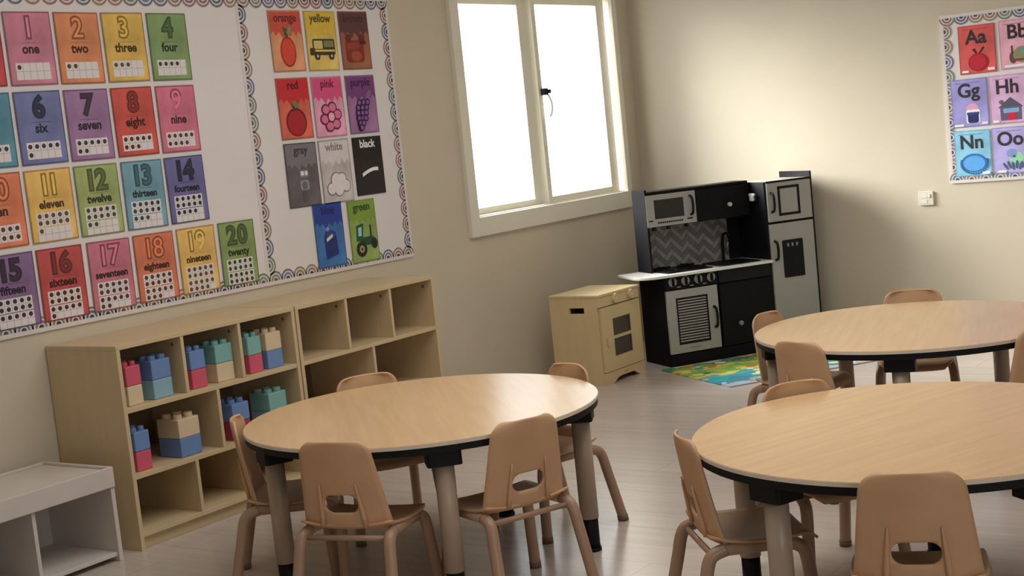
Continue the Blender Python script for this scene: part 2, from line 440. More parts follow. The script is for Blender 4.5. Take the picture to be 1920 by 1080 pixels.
tops = [2.111, 1.800, 1.492, 1.180]
# the edge of a red card that the picture cuts off
card('number_card', 'red card cut off at the upper left corner of the board', 3.276, tops[0]-.288, .22, .288, (184, 62, 66), 'number cards on the board')
for n in range(1, 21):
    if n < 15: r_, c_ = n//5, n % 5; x_ = cx_[c_]
    else: r_, c_ = 3, n-15; x_ = [3.284, 3.518, 3.762, 4.003, 4.244, 4.486][c_]
    num_card(n, words[n], ncol[n][0], x_, tops[r_]-.288, ncol[n][1])

def drips(col, A, y0=.62):
    P = [(0.03, A-.03)]
    P += [(0.97, A-.03)]
    xs = [0.97, .88, .80, .72, .62, .5, .40, .28, .18, .10, .03]; ys = [.25, .12, .30, .10, .34, .16, .40, .14, .28, .10, .22]
    P += [(x, A-.38-y*.9*y0) for x, y in zip(xs, ys)]
    return (col, P)
def colour_card(word, label, x, z, col, tint, shapes, tcol, W=.220, Hh=.288):
    t = card('colour_card', label, x, z, W, Hh, col, 'colour cards on the board', edge=dark(col, .8))
    A = Hh/W
    art(t, [drips(tint, A)], W, Hh, 'paint_drip')
    obj('word', text_mesh(word, .056, .0012, .0003, ink(*tcol)), t, (W/2, -.0026, Hh-.036))
    if shapes: art(t, shapes, W, Hh, d0=.0022)
    return t
XC_ = [4.962, 5.203, 5.450]; ZT = [2.130, 1.812, 1.504]
orange = [((150, 40, 30), ell(.5, .42, .24, .33)), ((196, 66, 48), ell(.5, .42, .20, .29)), ((70, 76, 46), [(.46, .72), (.40, .95), (.52, .92), (.55, .72)]), ((120, 136, 96), ell(.58, .88, .10, .05, 12, 1.0))]
colour_card('orange', 'colour card reading orange with a drawn orange fruit', XC_[0], ZT[0]-.288, (206, 140, 96), (184, 74, 60), orange, (96, 30, 34))
bus = [((60, 56, 34), rrect(.18, .90, .34, .70, .05)), ((196, 178, 110), rrect(.22, .50, .48, .66, .02)), ((120, 116, 80), rrect(.54, .86, .52, .66, .02)), ((206, 186, 96), rrect(.24, .88, .42, .46, .01)),
       ((60, 56, 34), rrect(.08, .24, .34, .50, .03)), ((44, 40, 34), ell(.30, .32, .085, .085)), ((44, 40, 34), ell(.76, .32, .085, .085)), ((180, 170, 140), ell(.30, .32, .035, .035)), ((180, 170, 140), ell(.76, .32, .035, .035))]
colour_card('yellow', 'colour card reading yellow with a drawn school bus', XC_[1], ZT[0]-.288, (206, 178, 84), (196, 168, 60), bus, (70, 62, 30))
bear = [((120, 44, 30), rrect(.14, .76, .16, .66, .10)), ((96, 36, 30), ell(.26, .70, .10, .10)), ((96, 36, 30), ell(.72, .70, .10, .10)), ((140, 58, 44), rrect(.18, .60, .46, .60, .04)), ((150, 70, 48), ell(.48, .30, .18, .12)), ((70, 26, 24), rrect(.66, .84, .56, .64, .03))]
colour_card('brown', 'colour card reading brown with a drawn reddish brown bear', XC_[2], ZT[0]-.288, (150, 88, 62), (84, 52, 54), bear, (62, 40, 46))
apple = [((104, 18, 28), ell(.5, .36, .32, .31)), ((156, 30, 40), ell(.5, .35, .28, .27)), ((58, 44, 34), [(.44, .60), (.40, .78), (.46, .78), (.50, .62)]), ((106, 112, 72), ell(.52, .74, .13, .06, 12, -.5))]
colour_card('red', 'colour card reading red with a drawn apple', XC_[0], ZT[1]-.29, (206, 92, 72), (182, 38, 46), apple, (70, 22, 26), Hh=.29)
petal = []
for i in range(6):
    a = R(60*i+12); petal.append(((110, 26, 66), ell(.52+.22*math.cos(a), .44+.22*math.sin(a), .15, .13)))
for i in range(6):
    a = R(60*i+12); petal.append(((196, 110, 142), ell(.52+.22*math.cos(a), .44+.22*math.sin(a), .11, .09)))
petal += [((110, 26, 66), ell(.52, .44, .13, .13)), ((224, 160, 180), ell(.52, .44, .095, .095))]
colour_card('pink', 'colour card reading pink with a drawn six petal flower', XC_[1], ZT[1]-.294, (214, 148, 178), (198, 74, 120), petal, (104, 22, 60), Hh=.294)
gr = [((120, 84, 130), ell(.74, .86, .14, .07, 12, .8))]
for j, (yy, xs) in enumerate(((.70, (.40, .54, .68)), (.58, (.34, .48, .62)), (.46, (.32, .46, .58)), (.34, (.32, .44, .54)), (.23, (.34, .44)), (.13, (.36,)))):
    for q in xs: gr += [((48, 20, 68), ell(q, yy, .085, .085, 12)), ((126, 84, 142), ell(q, yy, .05, .05, 10))]
colour_card('purple', 'colour card reading purple with a drawn bunch of grapes', XC_[2], ZT[1]-.29, (150, 102, 150), (108, 56, 112), gr, (56, 22, 68), Hh=.29)
robot = [((122, 120, 124), rrect(.40, .66, .64, .80, .03)), ((214, 212, 212), rrect(.43, .53, .68, .77, .02)), ((214, 212, 212), rrect(.56, .64, .68, .77, .02)), ((130, 130, 134), rrect(.38, .66, .36, .58, .06)), ((96, 94, 98), ell(.52, .46, .08, .09)), ((78, 74, 78), rrect(.44, .58, .10, .34, .04))]
colour_card('gray', 'colour card reading gray with a drawn robot', XC_[0], ZT[2]-.306, (92, 86, 92), (112, 108, 114), robot, (56, 52, 56), Hh=.306)
cl = [((112, 108, 112), ell(x, y, r_, r_)) for x, y, r_ in ((.28, .32, .15), (.52, .30, .17), (.76, .36, .15), (.46, .50, .19), (.64, .52, .15))] + \
     [((206, 200, 200), ell(x, y, r_-.025, r_-.025)) for x, y, r_ in ((.28, .32, .15), (.52, .30, .17), (.76, .36, .15), (.46, .50, .19), (.64, .52, .15))]
colour_card('white', 'colour card reading white with a drawn cloud', XC_[1], ZT[2]-.31, (178, 172, 172), (196, 190, 190), cl, (128, 120, 124), Hh=.31)
arc = [(.24+.56*i/8, .50+.12*math.sin(math.pi*(i/8)*.6)) for i in range(9)] + [(.80-.56*i/8, .42+.12*math.sin(math.pi*(1-i/8)*.6)) for i in range(9)]
colour_card('black', 'colour card reading black with a single white arc', XC_[2], ZT[2]-.292, (30, 26, 28), (22, 20, 22), [((232, 230, 230), arc)], (226, 222, 224), Hh=.292)
tb = [((30, 44, 108), [(.30, .18), (.74, .28), (.70, .80), (.40, .92), (.28, .70)]), ((44, 60, 140), [(.36, .70), (.68, .72), (.66, .80), (.42, .88)]), ((196, 196, 186), [(.36, .60), (.58, .70), (.58, .78), (.36, .68)]), ((150, 120, 180), ell(.42, .90, .06, .05))]
colour_card('blue', 'colour card reading blue with a drawn dark blue paint tube', 5.110, .888, (52, 108, 176), (36, 58, 138), tb, (24, 34, 84), W=.207, Hh=.312)
tr = [((28, 72, 48), rrect(.34, .84, .40, .60, .04)), ((30, 80, 54), [(.20, .52), (.24, .90), (.50, .94), (.44, .52)]), ((150, 190, 190), [(.28, .64), (.30, .84), (.42, .86), (.40, .64)]), ((24, 40, 30), rrect(.72, .77, .58, .88, .01)),
      ((30, 32, 28), ell(.36, .32, .19, .19)), ((150, 146, 90), ell(.36, .32, .09, .09)), ((30, 32, 28), ell(.84, .42, .11, .13)), ((60, 60, 40), ell(.36, .32, .04, .04))]
colour_card('green', 'colour card reading green with a drawn tractor', 5.360, .880, (132, 158, 78), (112, 148, 56), tr, (40, 62, 32), W=.207, Hh=.312)

RG = 1.25
def letter_card(txt, label, y, z, col, shapes, W=.208, Hh=.272):
    t = card('letter_card', label, y, z, W, Hh, col, 'letter cards on the board', wall='R', edge=dark(col, .85))
    part('rule', lambda bm: box(bm, W*.12, W*.80, -.0020, -.0015, Hh-.024, Hh-.0215), ink(*dark(col, .55)), t)
    obj('letters', text_mesh(txt, .108, .0026, .0003, M_INK), t, (W*.48, -.0022, Hh-.070))
    if shapes: art(t, shapes, W, Hh, d0=.0018)
    return t
gA = [((70, 20, 26), [(.36, .66), (.48, .50), (.52, .50), (.44, .68)]), ((70, 20, 26), [(.50, .50), (.66, .72), (.70, .68), (.54, .48)]), ((150, 16, 34), ell(.52, .30, .28, .25)), ((176, 26, 44), ell(.50, .30, .22, .20)), ((236, 220, 216), rrect(.06, .24, .04, .10, .02)), ((236, 220, 216), rrect(.76, .95, .06, .13, .02))]
letter_card('Aa', 'red letter card reading Aa with an apple', 2.668, 1.516, (208, 78, 76), gA)
gB = [((96, 60, 56), ell(.34, .30, .10, .16)), ((128, 130, 96), ell(.60, .36, .26, .22)), ((96, 140, 140), ell(.66, .46, .12, .10)), ((110, 62, 50), rrect(.26, .84, .20, .26, .02)), ((80, 40, 40), rrect(.30, .34, .40, .62, .01)), ((236, 220, 224), rrect(.10, .90, .05, .11, .02))]
letter_card('Bb', 'pink letter card reading Bb with a bug', 2.437, 1.520, (222, 156, 176), gB)
gG = [((206, 150, 180), ell(.56, .50, .17, .13)), ((232, 226, 236), rrect(.38, .76, .10, .46, .05)), ((28, 34, 92), rrect(.42, .72, .10, .38, .06)), ((44, 52, 120), rrect(.40, .74, .32, .39, .02)), ((232, 226, 236), rrect(.04, .30, .02, .08, .02)), ((232, 226, 236), rrect(.80, .96, .04, .10, .02))]
letter_card('Gg', 'periwinkle letter card reading Gg with a dark blue gumball jar', 2.728, 1.218, (144, 140, 206), gG)
gH = [((78, 74, 92), [(.20, .42), (.54, .70), (.88, .42)]), ((88, 84, 110), rrect(.26, .82, .08, .44, .02)), ((120, 160, 200), rrect(.34, .76, .28, .40, .02)), ((190, 24, 50), rrect(.46, .66, .08, .28, .01)), ((96, 90, 84), ell(.30, .58, .06, .06)), ((232, 226, 236), rrect(.06, .22, .04, .10, .02))]
letter_card('Hh', 'mauve letter card reading Hh with a little house', 2.510, 1.220, (200, 160, 200), gH)
gN = [((36, 104, 164), ell(.52, .36, .36, .26)), ((84, 156, 220), ell(.52, .35, .30, .21))]
for i in range(20):
    a = R(-200+220*i/19); gN.append(((30, 92, 150), ell(.52+.37*math.cos(a), .35+.28*math.sin(a), .026, .026, 8)))
gN += [((220, 232, 240), rrect(.74, .95, .04, .11, .03))]
letter_card('Nn', 'sky blue letter card reading Nn with a round nest', 2.730, .936, (122, 186, 224), gN, Hh=.262)
gO = [((140, 196, 160), ell(.62, .42, .20, .16)), ((120, 140, 190), ell(.50, .54, .14, .12))]
for i in range(6):
    gO.append(((60, 84, 110), ell(.32+.10*i, .20+.03*(i % 2), .035, .12, 10, (i-2.5)*-.25)))
gO += [((40, 50, 70), ell(.56, .46, .03, .03, 8)), ((228, 224, 240), rrect(.10, .34, .03, .09, .02))]
letter_card('Oo', 'lavender letter card reading Oo with a green octopus', 2.512, .938, (164, 158, 222), gO, Hh=.262)

# wall socket
t = thing('wall_socket', 'small cream double wall socket below the alphabet board', 'socket', (XR, 2.962, .782), R(-90))
part('plate', lambda bm: prism(bm, rrect(0, .087, 0, .082, .006), FRONT, 0, .011), mat('socket_plastic', (0.72, 0.69, 0.58), .35), t, bevel=.002)
part('switch', lambda bm: box(bm, .056, .07, -.015, -.010, .045, .066), M_FRAME, t, bevel=.001)
part('socket_face', lambda bm: prism(bm, rrect(.012, .05, .044, .070, .004), FRONT, .0105, .0125), M_FRAME, t)
part('socket_face', lambda bm: prism(bm, rrect(.012, .05, .012, .036, .004), FRONT, .0105, .0125), M_FRAME, t)

# ------------------------------------------------------------------ cubby shelves
def bookcase(label, x0):
    W, D, Hh, th = .970, .425, .80, .018
    t = thing('cubby_shelf', label, 'shelf', (x0, 4.391, 0), 0, 'birch cubby shelves under the number board')
    bpart('top', (0, W, 0, D, Hh-th, Hh), M_SHELF, t)
    for x in (0, W-th): bpart('side_panel', (x, x+th, 0, D, .0, Hh-th), M_SHELF, t)
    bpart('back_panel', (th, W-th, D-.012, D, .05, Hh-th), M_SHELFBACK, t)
    bpart('shelf', (th, W-th, .002, D-.012, .535, .553), M_SHELF, t)
    bpart('shelf', (th, W-th, .002, D-.012, .277, .295), M_SHELF, t)
    bpart('bottom_board', (th, W-th, .002, D-.012, .05, .068), M_SHELF, t)
    bpart('kickboard', (th, W-th, .025, .04, 0, .05), M_SHELF, t)
    iw = (W-2*th)
    def dv(f, z0, z1):
        x = th+iw*f; bpart('divider', (x-.008, x+.008, .002, D-.012, z0, z1), M_SHELF, t)
    for f in (1/3, 2/3): dv(f, .553, Hh-th)
    dv(.5, .295, .535)
    for f in (1/3, 2/3): dv(f, .068, .277)
    for f in (1/3, 2/3, 1):
        x = th+iw*f-(.008 if f < 1 else 0)
        part('cam_cap', lambda bm: cyl(bm, (x-.001, .055, Hh-.05), (1, 0, 0), .008, .0015, 12), M_SHELFBACK, t)
    return t
bookcase('birch cubby shelf holding the stacked toy blocks', 3.507)
bookcase('empty birch cubby shelf beside the window wall end', 4.485)

# low unit at the left edge
t = thing('low_storage_unit', 'low pale storage unit with a rimmed top at the left edge', 'cabinet', (2.30, 4.38, 0))
W = 1.105
bpart('top', (0, W, .0, .40, .335, .352), M_CABINET, t, .003)
bpart('front_fascia', (0, W, -.012, .0, .285, .362), M_CABINET, t, .003)
bpart('rim', (W-.016, W, .0, .40, .352, .362), M_CABINET, t, .002)
bpart('rim', (0, W-.016, .385, .40, .352, .362), M_CABINET, t, .002)
bpart('side_panel', (W-.018, W, -.005, .40, 0, .335), M_CABINET, t, .002)
bpart('side_panel', (0, .018, -.005, .40, 0, .335), M_CABINET, t, .002)
for x in (.38, .74): bpart('divider', (x, x+.016, .005, .39, .03, .335), M_CABINET, t, .002)
bpart('back_panel', (.018, W-.018, .39, .40, .03, .335), M_CABINET, t, 0)
bpart('bottom_board', (.018, W-.018, .005, .39, .02, .036), M_CABINET, t, .002)

# ------------------------------------------------------------------ toy blocks
BC = {'red': (0.66, 0.11, 0.18), 'cream': (0.74, 0.60, 0.40), 'blue': (0.16, 0.28, 0.56), 'pale blue': (0.28, 0.48, 0.60), 'teal': (0.23, 0.48, 0.46), 'dark red': (0.42, 0.05, 0.12)}
def block(label, colname, x, y, z, wx, wy, rz=0, hh=.077, studs=True):
    t = thing('toy_block', label, 'toy block', (x, y, z), rz, 'large toy blocks on the shelf')
    mm = mat('plastic_'+colname.replace(' ', '_'), BC[colname], .35, .03)
    part('body', lambda bm: box(bm, -wx/2, wx/2, -wy/2, wy/2, .0, hh), mm, t, bevel=.004)
    if not studs: return          # its studs sit inside the block above
    for i in range(2):
        for j in range(2):
            part('stud', lambda bm: cyl(bm, (wx*(-.25+.5*i), wy*(-.25+.5*j), hh-.002), (0, 0, 1), wx*.17, .019, 14), mm, t, bevel=.002)
def tower(x0, x1, zs, topc, botc, place, depth=.10, y=4.425, rz=0):
    wx = x1-x0; cx = (x0+x1)/2; cy = y+depth/2
    block('%s toy block under the %s one %s' % (botc, topc, place), botc, cx, cy, zs, wx, depth, rz, .0765, False)
    block('%s toy block stacked on the %s one %s' % (topc, botc, place), topc, cx, cy, zs+.077, wx, depth, rz)
z1, z2 = .5535, .2955
tower(3.566, 3.638, z1, 'red', 'cream', 'nearest the left side of the upper cubbies')
tower(3.693, 3.789, z1, 'blue', 'pale blue', 'in the first upper cubby')
tower(3.893, 3.972, z1, 'blue', 'red', 'in the middle upper cubby')
tower(4.030, 4.124, z1, 'teal', 'cream', 'in the middle upper cubby')
tower(4.215, 4.292, z1, 'teal', 'red', 'in the third upper cubby')
tower(4.322, 4.414, z1, 'cream', 'blue', 'in the third upper cubby')
tower(3.566, 3.640, z2, 'blue', 'red', 'in the lower left cubby')
tower(3.790, 3.900, z2, 'cream', 'blue', 'in the lower left cubby', depth=.13)
tower(4.085, 4.180, z2, 'blue', 'dark red', 'in the lower right cubby', depth=.12)
tower(4.300, 4.405, z2, 'teal', 'pale blue', 'in the lower right cubby', depth=.12)

# ------------------------------------------------------------------ wooden toy stove
SX, SY, SW, SD, SH = 6.692, 4.237, .425, .335, .512
t = thing('wooden_toy_stove', 'small maple toy stove with two door windows beside the kitchen', 'toy stove', (SX, SY, 0), R(-.9))
bpart('top', (-.004, SW+.004, -.006, SD, SH-.016, SH), M_MAPLE, t, .004)
def side_with_slot(bm):
    # left side: board with a hand slot through it
    ys, zs = (.103, .203), (.408, .440)
    x0, x1 = 0, .016
    box(bm, x0, x1, .016, ys[0], 0, SH-.016); box(bm, x0, x1, ys[1], SD, 0, SH-.016)
    box(bm, x0, x1, ys[0], ys[1], 0, zs[0]); box(bm, x0, x1, ys[0], ys[1], zs[1], SH-.016)
part('side_panel', side_with_slot, M_MAPLE, t)
bpart('side_panel', (SW-.016, SW, .016, SD, 0, SH-.016), M_MAPLE, t)
bpart('back_panel', (.016, SW-.016, SD-.012, SD, .03, SH-.016), M_MAPLE, t)
bpart('inner_shelf', (.016, SW-.016, .02, SD-.012, .07, .082), M_MAPLE, t)
bpart('control_panel', (0, SW, 0, .016, .440, SH-.016), M_MAPLE, t)
def kick(bm):
    pts = [(0, 0), (.075, 0), (.10, .008), (.125, .022), (.16, .030), (.30, .030), (.325, .022), (.345, .008), (.365, 0), (SW, 0), (SW, .068), (0, .068)]
    prism(bm, pts, lambda a, b, d: (a, d, b), 0, .016)
part('apron', kick, M_MAPLE, t)
part('maker_plate', lambda bm: prism(bm, ell(.22, .046, .016, .006), FRONT, 0, .001), mat('stove_plate', (.35, .27, .18), .5), t)
def sdoor(bm):
    x0, x1, z0, z1 = .012, SW-.004, .072, .435
    px0, px1 = .120, .308; p = ((.148, .248), (.264, .362))
    box(bm, x0, px0, -.002, .014, z0, z1); box(bm, px1, x1, -.002, .014, z0, z1)
    box(bm, px0, px1, -.002, .014, z0, p[0][0]); box(bm, px0, px1, -.002, .014, p[0][1], p[1][0]); box(bm, px0, px1, -.002, .014, p[1][1], z1)
dr = part('door', sdoor, M_MAPLE, t)
for a, b in ((.148, .248), (.264, .362)):
    part('pane', lambda bm: box(bm, .120, .308, .006, .009, a, b), mat('stove_pane', (.075, .065, .058), .15, .2, 5), dr)
    part('pane_frame', lambda bm: [prism(bm, q, FRONT, -.004, .001) for q in ([(.118, a-.002), (.310, a-.002), (.310, a+.004), (.118, a+.004)], [(.118, b-.004), (.310, b-.004), (.310, b+.002), (.118, b+.002)], [(.118, a), (.124, a), (.124, b), (.118, b)], [(.304, a), (.310, a), (.310, b), (.304, b)])], mat('dark_pane_edge', (.16, .11, .06), .5), dr)
part('handle', lambda bm: (box(bm, .045, .062, -.022, -.002, .215, .262)), M_MAPLE, dr, bevel=.005)
for x in (.152, .318):
    kn = part('knob', lambda bm: cyl(bm, (x, .002, .474), (0, -1, 0), .027, .026, 20), M_MAPLE, t, bevel=.003)
    part('knob_dot', lambda bm: cyl(bm, (x, -.023, .474), (0, -1, 0), .005, .002, 10), mat('knob_dot', (.8, .74, .6), .5), kn)

# ------------------------------------------------------------------ play kitchen across the corner
KA = -33
t = thing('play_kitchen', 'black and pale grey toy kitchen with white worktop and fridge in the corner', 'toy kitchen', (7.2327, 4.1131, 0), R(KA))
K = t
D = .335
bpart('side_panel', (0, .014, .012, D, 0, .530), M_KSIDE, K)
bpart('side_panel', (0, .014, .165, D, .546, 1.036), M_KSIDE, K)
bpart('back_panel', (.014, .71, D-.012, D, .02, 1.0), M_KBLACK, K)
bpart('plinth', (.0, .71, .006, .10, 0, .070), M_KBLACK, K)
bpart('cabinet_base', (.014, .71, .016, D-.012, .068, .08), M_KBLACK, K)
bpart('partition', (.340, .352, .014, D-.012, .08, .52), M_KBLACK, K)
# oven
ov = part('oven_door', lambda bm: (box(bm, -.003, .060, -.004, .012, .078, .447), box(bm, .258, .333, -.004, .012, .078, .447),
                                   box(bm, .060, .258, -.004, .012, .078, .132), box(bm, .060, .258, -.004, .012, .397, .447)), M_KGREY, K, label='pale grey oven door with a louvred window')
def grille(bm):
    for a in ((.056, .264, .393, .401), (.056, .264, .128, .136)): box(bm, a[0], a[1], -.007, .004, a[2], a[3])
    for a in (.056, .256): box(bm, a, a+.008, -.007, .004, .128, .401)
part('window_frame', grille, M_BLACK, ov)
def slats(bm):
    n = 16
    for i in range(n):
        z = .138+.256*(i+.5)/n
        box(bm, .062, .258, -.003, .004, z-.0048, z+.0036)
part('louvre', slats, mat('oven_louvre', (.34, .32, .30), .4), ov)
part('window_back', lambda bm: box(bm, .060, .258, .006, .010, .132, .397), M_BLACK, ov)
def bow(bm, x, z0, z1, y=-.004, r=.008):
    tube(bm, spline([(x, y+.004, z0), (x+.002, y-.022, z0+.012), (x+.004, y-.026, (z0+z1)/2), (x+.002, y-.022, z1-.012), (x, y+.004, z1)]), r, 8)
part('handle', lambda bm: bow(bm, .302, .200, .322), M_BLACK, ov)
part('maker_print', lambda bm: box(bm, .125, .195, -.0046, -.0039, .100, .106), mat('faded_print', (.22, .22, .20), .6), ov)
cp = bpart('control_panel', (0, .345, 0, .014, .452, .530), M_KBLACK, K)
for s in (.043, .128, .213, .298):
    kb = part('knob', lambda bm: cyl(bm, (s, .002, .497), (0, -1, 0), .027, .012, 20), M_STEEL, K, bevel=.002)
    part('grip', lambda bm: box(bm, s-.006, s+.006, -.024, -.009, .474, .520), M_KSIDE, kb, bevel=.002)
for s in (.085, .170, .255):
    part('dial_print', lambda bm: box(bm, s-.012, s+.012, -.0008, 0, .462, .467), M_KGREY, cp)
# sink cabinet
bpart('drawer_front', (.352, .708, .0, .014, .452, .530), mat('soft_black_board', (.012, .012, .013), .5, spec=.2), K)
sdd = bpart('cabinet_door', (.352, .708, .0, .014, .076, .446), M_KBLACK, K)
part('knob', lambda bm: cyl(bm, (.471, .0, .200), (0, -1, 0), .014, .022, 16), M_STEEL, sdd, bevel=.004)
# worktop with the rounded left wing
def wt(bm):
    P = [(.71, -.034), (.71, D), (-.14, D)]
    for i in range(9):
        a = R(180+90*i/8); P.append((-.045+.12*math.cos(a), .090+.124*math.sin(a)))
    prism(bm, P, FLAT, .530, .546)
part('worktop', wt, M_KWHITE, K, bevel=.003, label='white worktop with a rounded left end')
ck = part('cooktop', lambda bm: prism(bm, rrect(.035, .335, .02, .30, .012), FLAT, .5455, .552), M_BLACK, K)
for bx in (.105, .265):
    for by in (.09, .23):
        part('burner', lambda bm: (cyl(bm, (bx, by, .551), (0, 0, 1), .052, .006, 20), cyl(bm, (bx, by, .556), (0, 0, 1), .022, .012, 16),
                                   box(bm, bx-.058, bx+.058, by-.004, by+.004, .557, .566), box(bm, bx-.004, bx+.004, by-.058, by+.058, .557, .566)), M_KSIDE, ck)
def sink(bm):
    o_ = rrect(.385, .665, .01, .27, .03); i_ = rrect(.405, .645, .03, .25, .025)
    n = len(o_)
    A = [bm.verts.new((a, b, .551)) for a, b in o_]; B = [bm.verts.new((a, b, .551)) for a, b in i_]
    C = [bm.verts.new((a, b, .5465)) for a, b in o_]; E_ = [bm.verts.new((.525+(a-.525)*.94, .14+(b-.14)*.94, .5475)) for a, b in i_]
    for i in range(n):
        j = (i+1) % n
        bm.faces.new((A[i], A[j], B[j], B[i])); bm.faces.new((C[i], C[j], A[j], A[i])); bm.faces.new((B[i], B[j], E_[j], E_[i]))
    bm.faces.new(E_)
part('sink', sink, M_BLACK, K)
fc = part('faucet', lambda bm: tube(bm, spline([(.560, .285, .546), (.560, .285, .66), (.562, .270, .705), (.565, .235, .715), (.567, .215, .69)]), .009, 10), M_KSIDE, K)
part('tap_lever', lambda bm: tube(bm, [(.585, .285, .60), (.590, .270, .66)], .0065, 8), M_STEEL, fc)
# splashback in herringbone tiles
part('splashback', lambda bm: box(bm, .014, .620, D-.016, D-.012, .546, .812), mat('grey_grout', (.16, .16, .155), .6), K)
sp = K.children[-1]
def clip(poly, x0, x1, z0, z1):
    for ax, lim, sg in ((0, x0, 1), (0, x1, -1), (1, z0, 1), (1, z1, -1)):
        out = []
        for i in range(len(poly)):
            p, q = poly[i], poly[(i+1) % len(poly)]
            pi, qi = sg*(p[ax]-lim) >= 0, sg*(q[ax]-lim) >= 0
            if pi: out.append(p)
            if pi != qi:
                u = (lim-p[ax])/(q[ax]-p[ax]); out.append((p[0]+u*(q[0]-p[0]), p[1]+u*(q[1]-p[1])))
        poly = out
        if len(poly) < 3: return None
    return poly
tl = [mat('herringbone_tile_light', (.27, .27, .255), .45, .15), mat('herringbone_tile_dark', (.15, .15, .145), .45, .15)]
tw, tl_ = .026, .078
c45 = math.sqrt(.5)
for i in range(-16, 17):
    for j in range(-6, 7):
        for kind in (0, 1):
            # herringbone lattice in rotated axes
            ox = i*tw + j*2*tl_*0 + j*tl_*2; oy = i*tw
            a0, b0 = (ox, oy) if kind == 0 else (ox-tw+tl_+tw-tl_, oy+tw)
            r4 = [(a0, b0), (a0+tl_, b0), (a0+tl_, b0+tw), (a0, b0+tw)] if kind == 0 else [(a0, b0), (a0+tw, b0), (a0+tw, b0+tl_), (a0, b0+tl_)]
            g = .0015
            cxm = sum(p[0] for p in r4)/4; cym = sum(p[1] for p in r4)/4
            r4 = [(p[0]-math.copysign(g, p[0]-cxm), p[1]-math.copysign(g, p[1]-cym)) for p in r4]
            P = [(.30+(p[0]-p[1])*c45, .55+(p[0]+p[1])*c45) for p in r4]
            P = clip(P, .016, .618, .548, .810)
            if P and len(P) >= 3:
                part('tile', lambda bm: prism(bm, P, lambda a, b, d: (a, D-.016-d, b), 0, .002), tl[i % 2], sp)
# upper cabinet
bpart('upper_cabinet', (.014, .70, .178, D-.012, .812, 1.008), M_KBLACK, K)
mw = part('microwave_door', lambda bm: (box(bm, .002, .055, .163, .178, .815, 1.003), box(bm, .252, .332, .163, .178, .815, 1.003),
                                        box(bm, .055, .252, .163, .178, .815, .860), box(bm, .055, .252, .163, .178, .972, 1.003)), M_KGREY, K, label='pale grey microwave door with a dark window')
part('window', lambda bm: box(bm, .055, .252, .168, .175, .860, .972), M_DARKGLASS, mw)
part('handle', lambda bm: bow(bm, .296, .862, .975, .163, .0075), M_BLACK, mw)
def vents(bm):
    for i in range(12): box(bm, .072+.0142*i, .082+.0142*i, .1618, .1632, .832, .842)
    box(bm, .012, .042, .1618, .1632, .848, .855); box(bm, .270, .304, .1618, .1632, .838, .846)
part('vent_print', vents, M_BLACK, mw)
ud = bpart('upper_door', (.337, .698, .163, .178, .815, 1.003), M_KBLACK, K)
part('knob', lambda bm: cyl(bm, (.556, .163, .894), (0, -1, 0), .013, .022, 16), mat('bright_knob', (.62, .62, .60), .3), ud, bevel=.004)
bpart('upper_trim', (.014, .70, .170, D-.012, 1.008, 1.022), M_KBLACK, K)
for s in (.055, .150, .270):
    part('utensil_hook', lambda bm: (box(bm, s-.010, s+.010, .176, .196, .792, .812)), M_BLACK, K, bevel=.003)
# fridge
bpart('fridge_side', (.710, .722, .008, D, 0, 1.008), M_KBLACK, K)
bpart('fridge_side', (1.029, 1.041, .0, D, 0, 1.044), M_KBLACK, K)
bpart('fridge_top', (.722, 1.029, .006, D, .994, 1.008), M_KGREY, K)
bpart('fridge_trim', (.722, 1.029, -.002, .006, 1.0, 1.010), M_KBLACK, K)
bpart('fridge_back', (.722, 1.029, D-.012, D, 0, .994), M_KBLACK, K)
bpart('fridge_base', (.722, 1.029, .012, D-.012, .0, .03), M_KBLACK, K)
bpart('fridge_divider', (.722, 1.029, .012, D-.012, .754, .766), M_KBLACK, K)
fz = bpart('freezer_door', (.723, 1.027, -.004, .012, .767, .997), M_KGREY, K, label='pale grey freezer door with a black framed square')
def sq(bm):
    x0, x1, a, b, th = .795, .945, .798, .974, .015
    box(bm, x0, x1, -.0062, -.0036, a, a+th); box(bm, x0, x1, -.0062, -.0036, b-th, b); box(bm, x0, x0+th, -.0062, -.0036, a, b); box(bm, x1-th, x1, -.0062, -.0036, a, b)
part('chalkboard_frame', sq, M_BLACK, fz)
part('handle', lambda bm: bow(bm, .748, .825, .940), M_BLACK, fz)
fd = bpart('fridge_door', (.723, 1.027, -.004, .012, .032, .753), M_KGREY, K, label='pale grey fridge door with a black ice dispenser')
dp = part('ice_dispenser', lambda bm: prism(bm, rrect(.799, .942, .425, .650, .008), FRONT, .0036, .0075), M_BLACK, fd)
for s in (.838, .868, .900):
    part('dispenser_icon', lambda bm: box(bm, s-.006, s+.006, -.0082, -.0072, .610, .630), M_STEEL, dp)
part('handle', lambda bm: bow(bm, .750, .538, .652), M_BLACK, fd)
# toy phone hung on the inner side of the fridge
ph = thing('toy_phone', 'small white toy phone hung on the black fridge side above the worktop', 'toy phone')
d_ = Vector((math.cos(R(KA)), math.sin(R(KA)), 0)); n_ = Vector((-math.sin(R(KA)), math.cos(R(KA)), 0))
ph.location = Vector((7.2327, 4.1131, .898)) + d_*.7098 + n_*.108; ph.rotation_euler = (0, 0, R(KA))
part('cradle', lambda bm: box(bm, -.016, -.0004, -.030, .030, .0, .030), M_BLACK, ph, bevel=.003)
part('handset', lambda bm: (box(bm, -.030, -.0164, -.030, .030, .030, .046), box(bm, -.030, -.0164, -.016, .024, .0, .034)), mat('white_toy_plastic', (.70, .70, .70), .35), ph, bevel=.004)

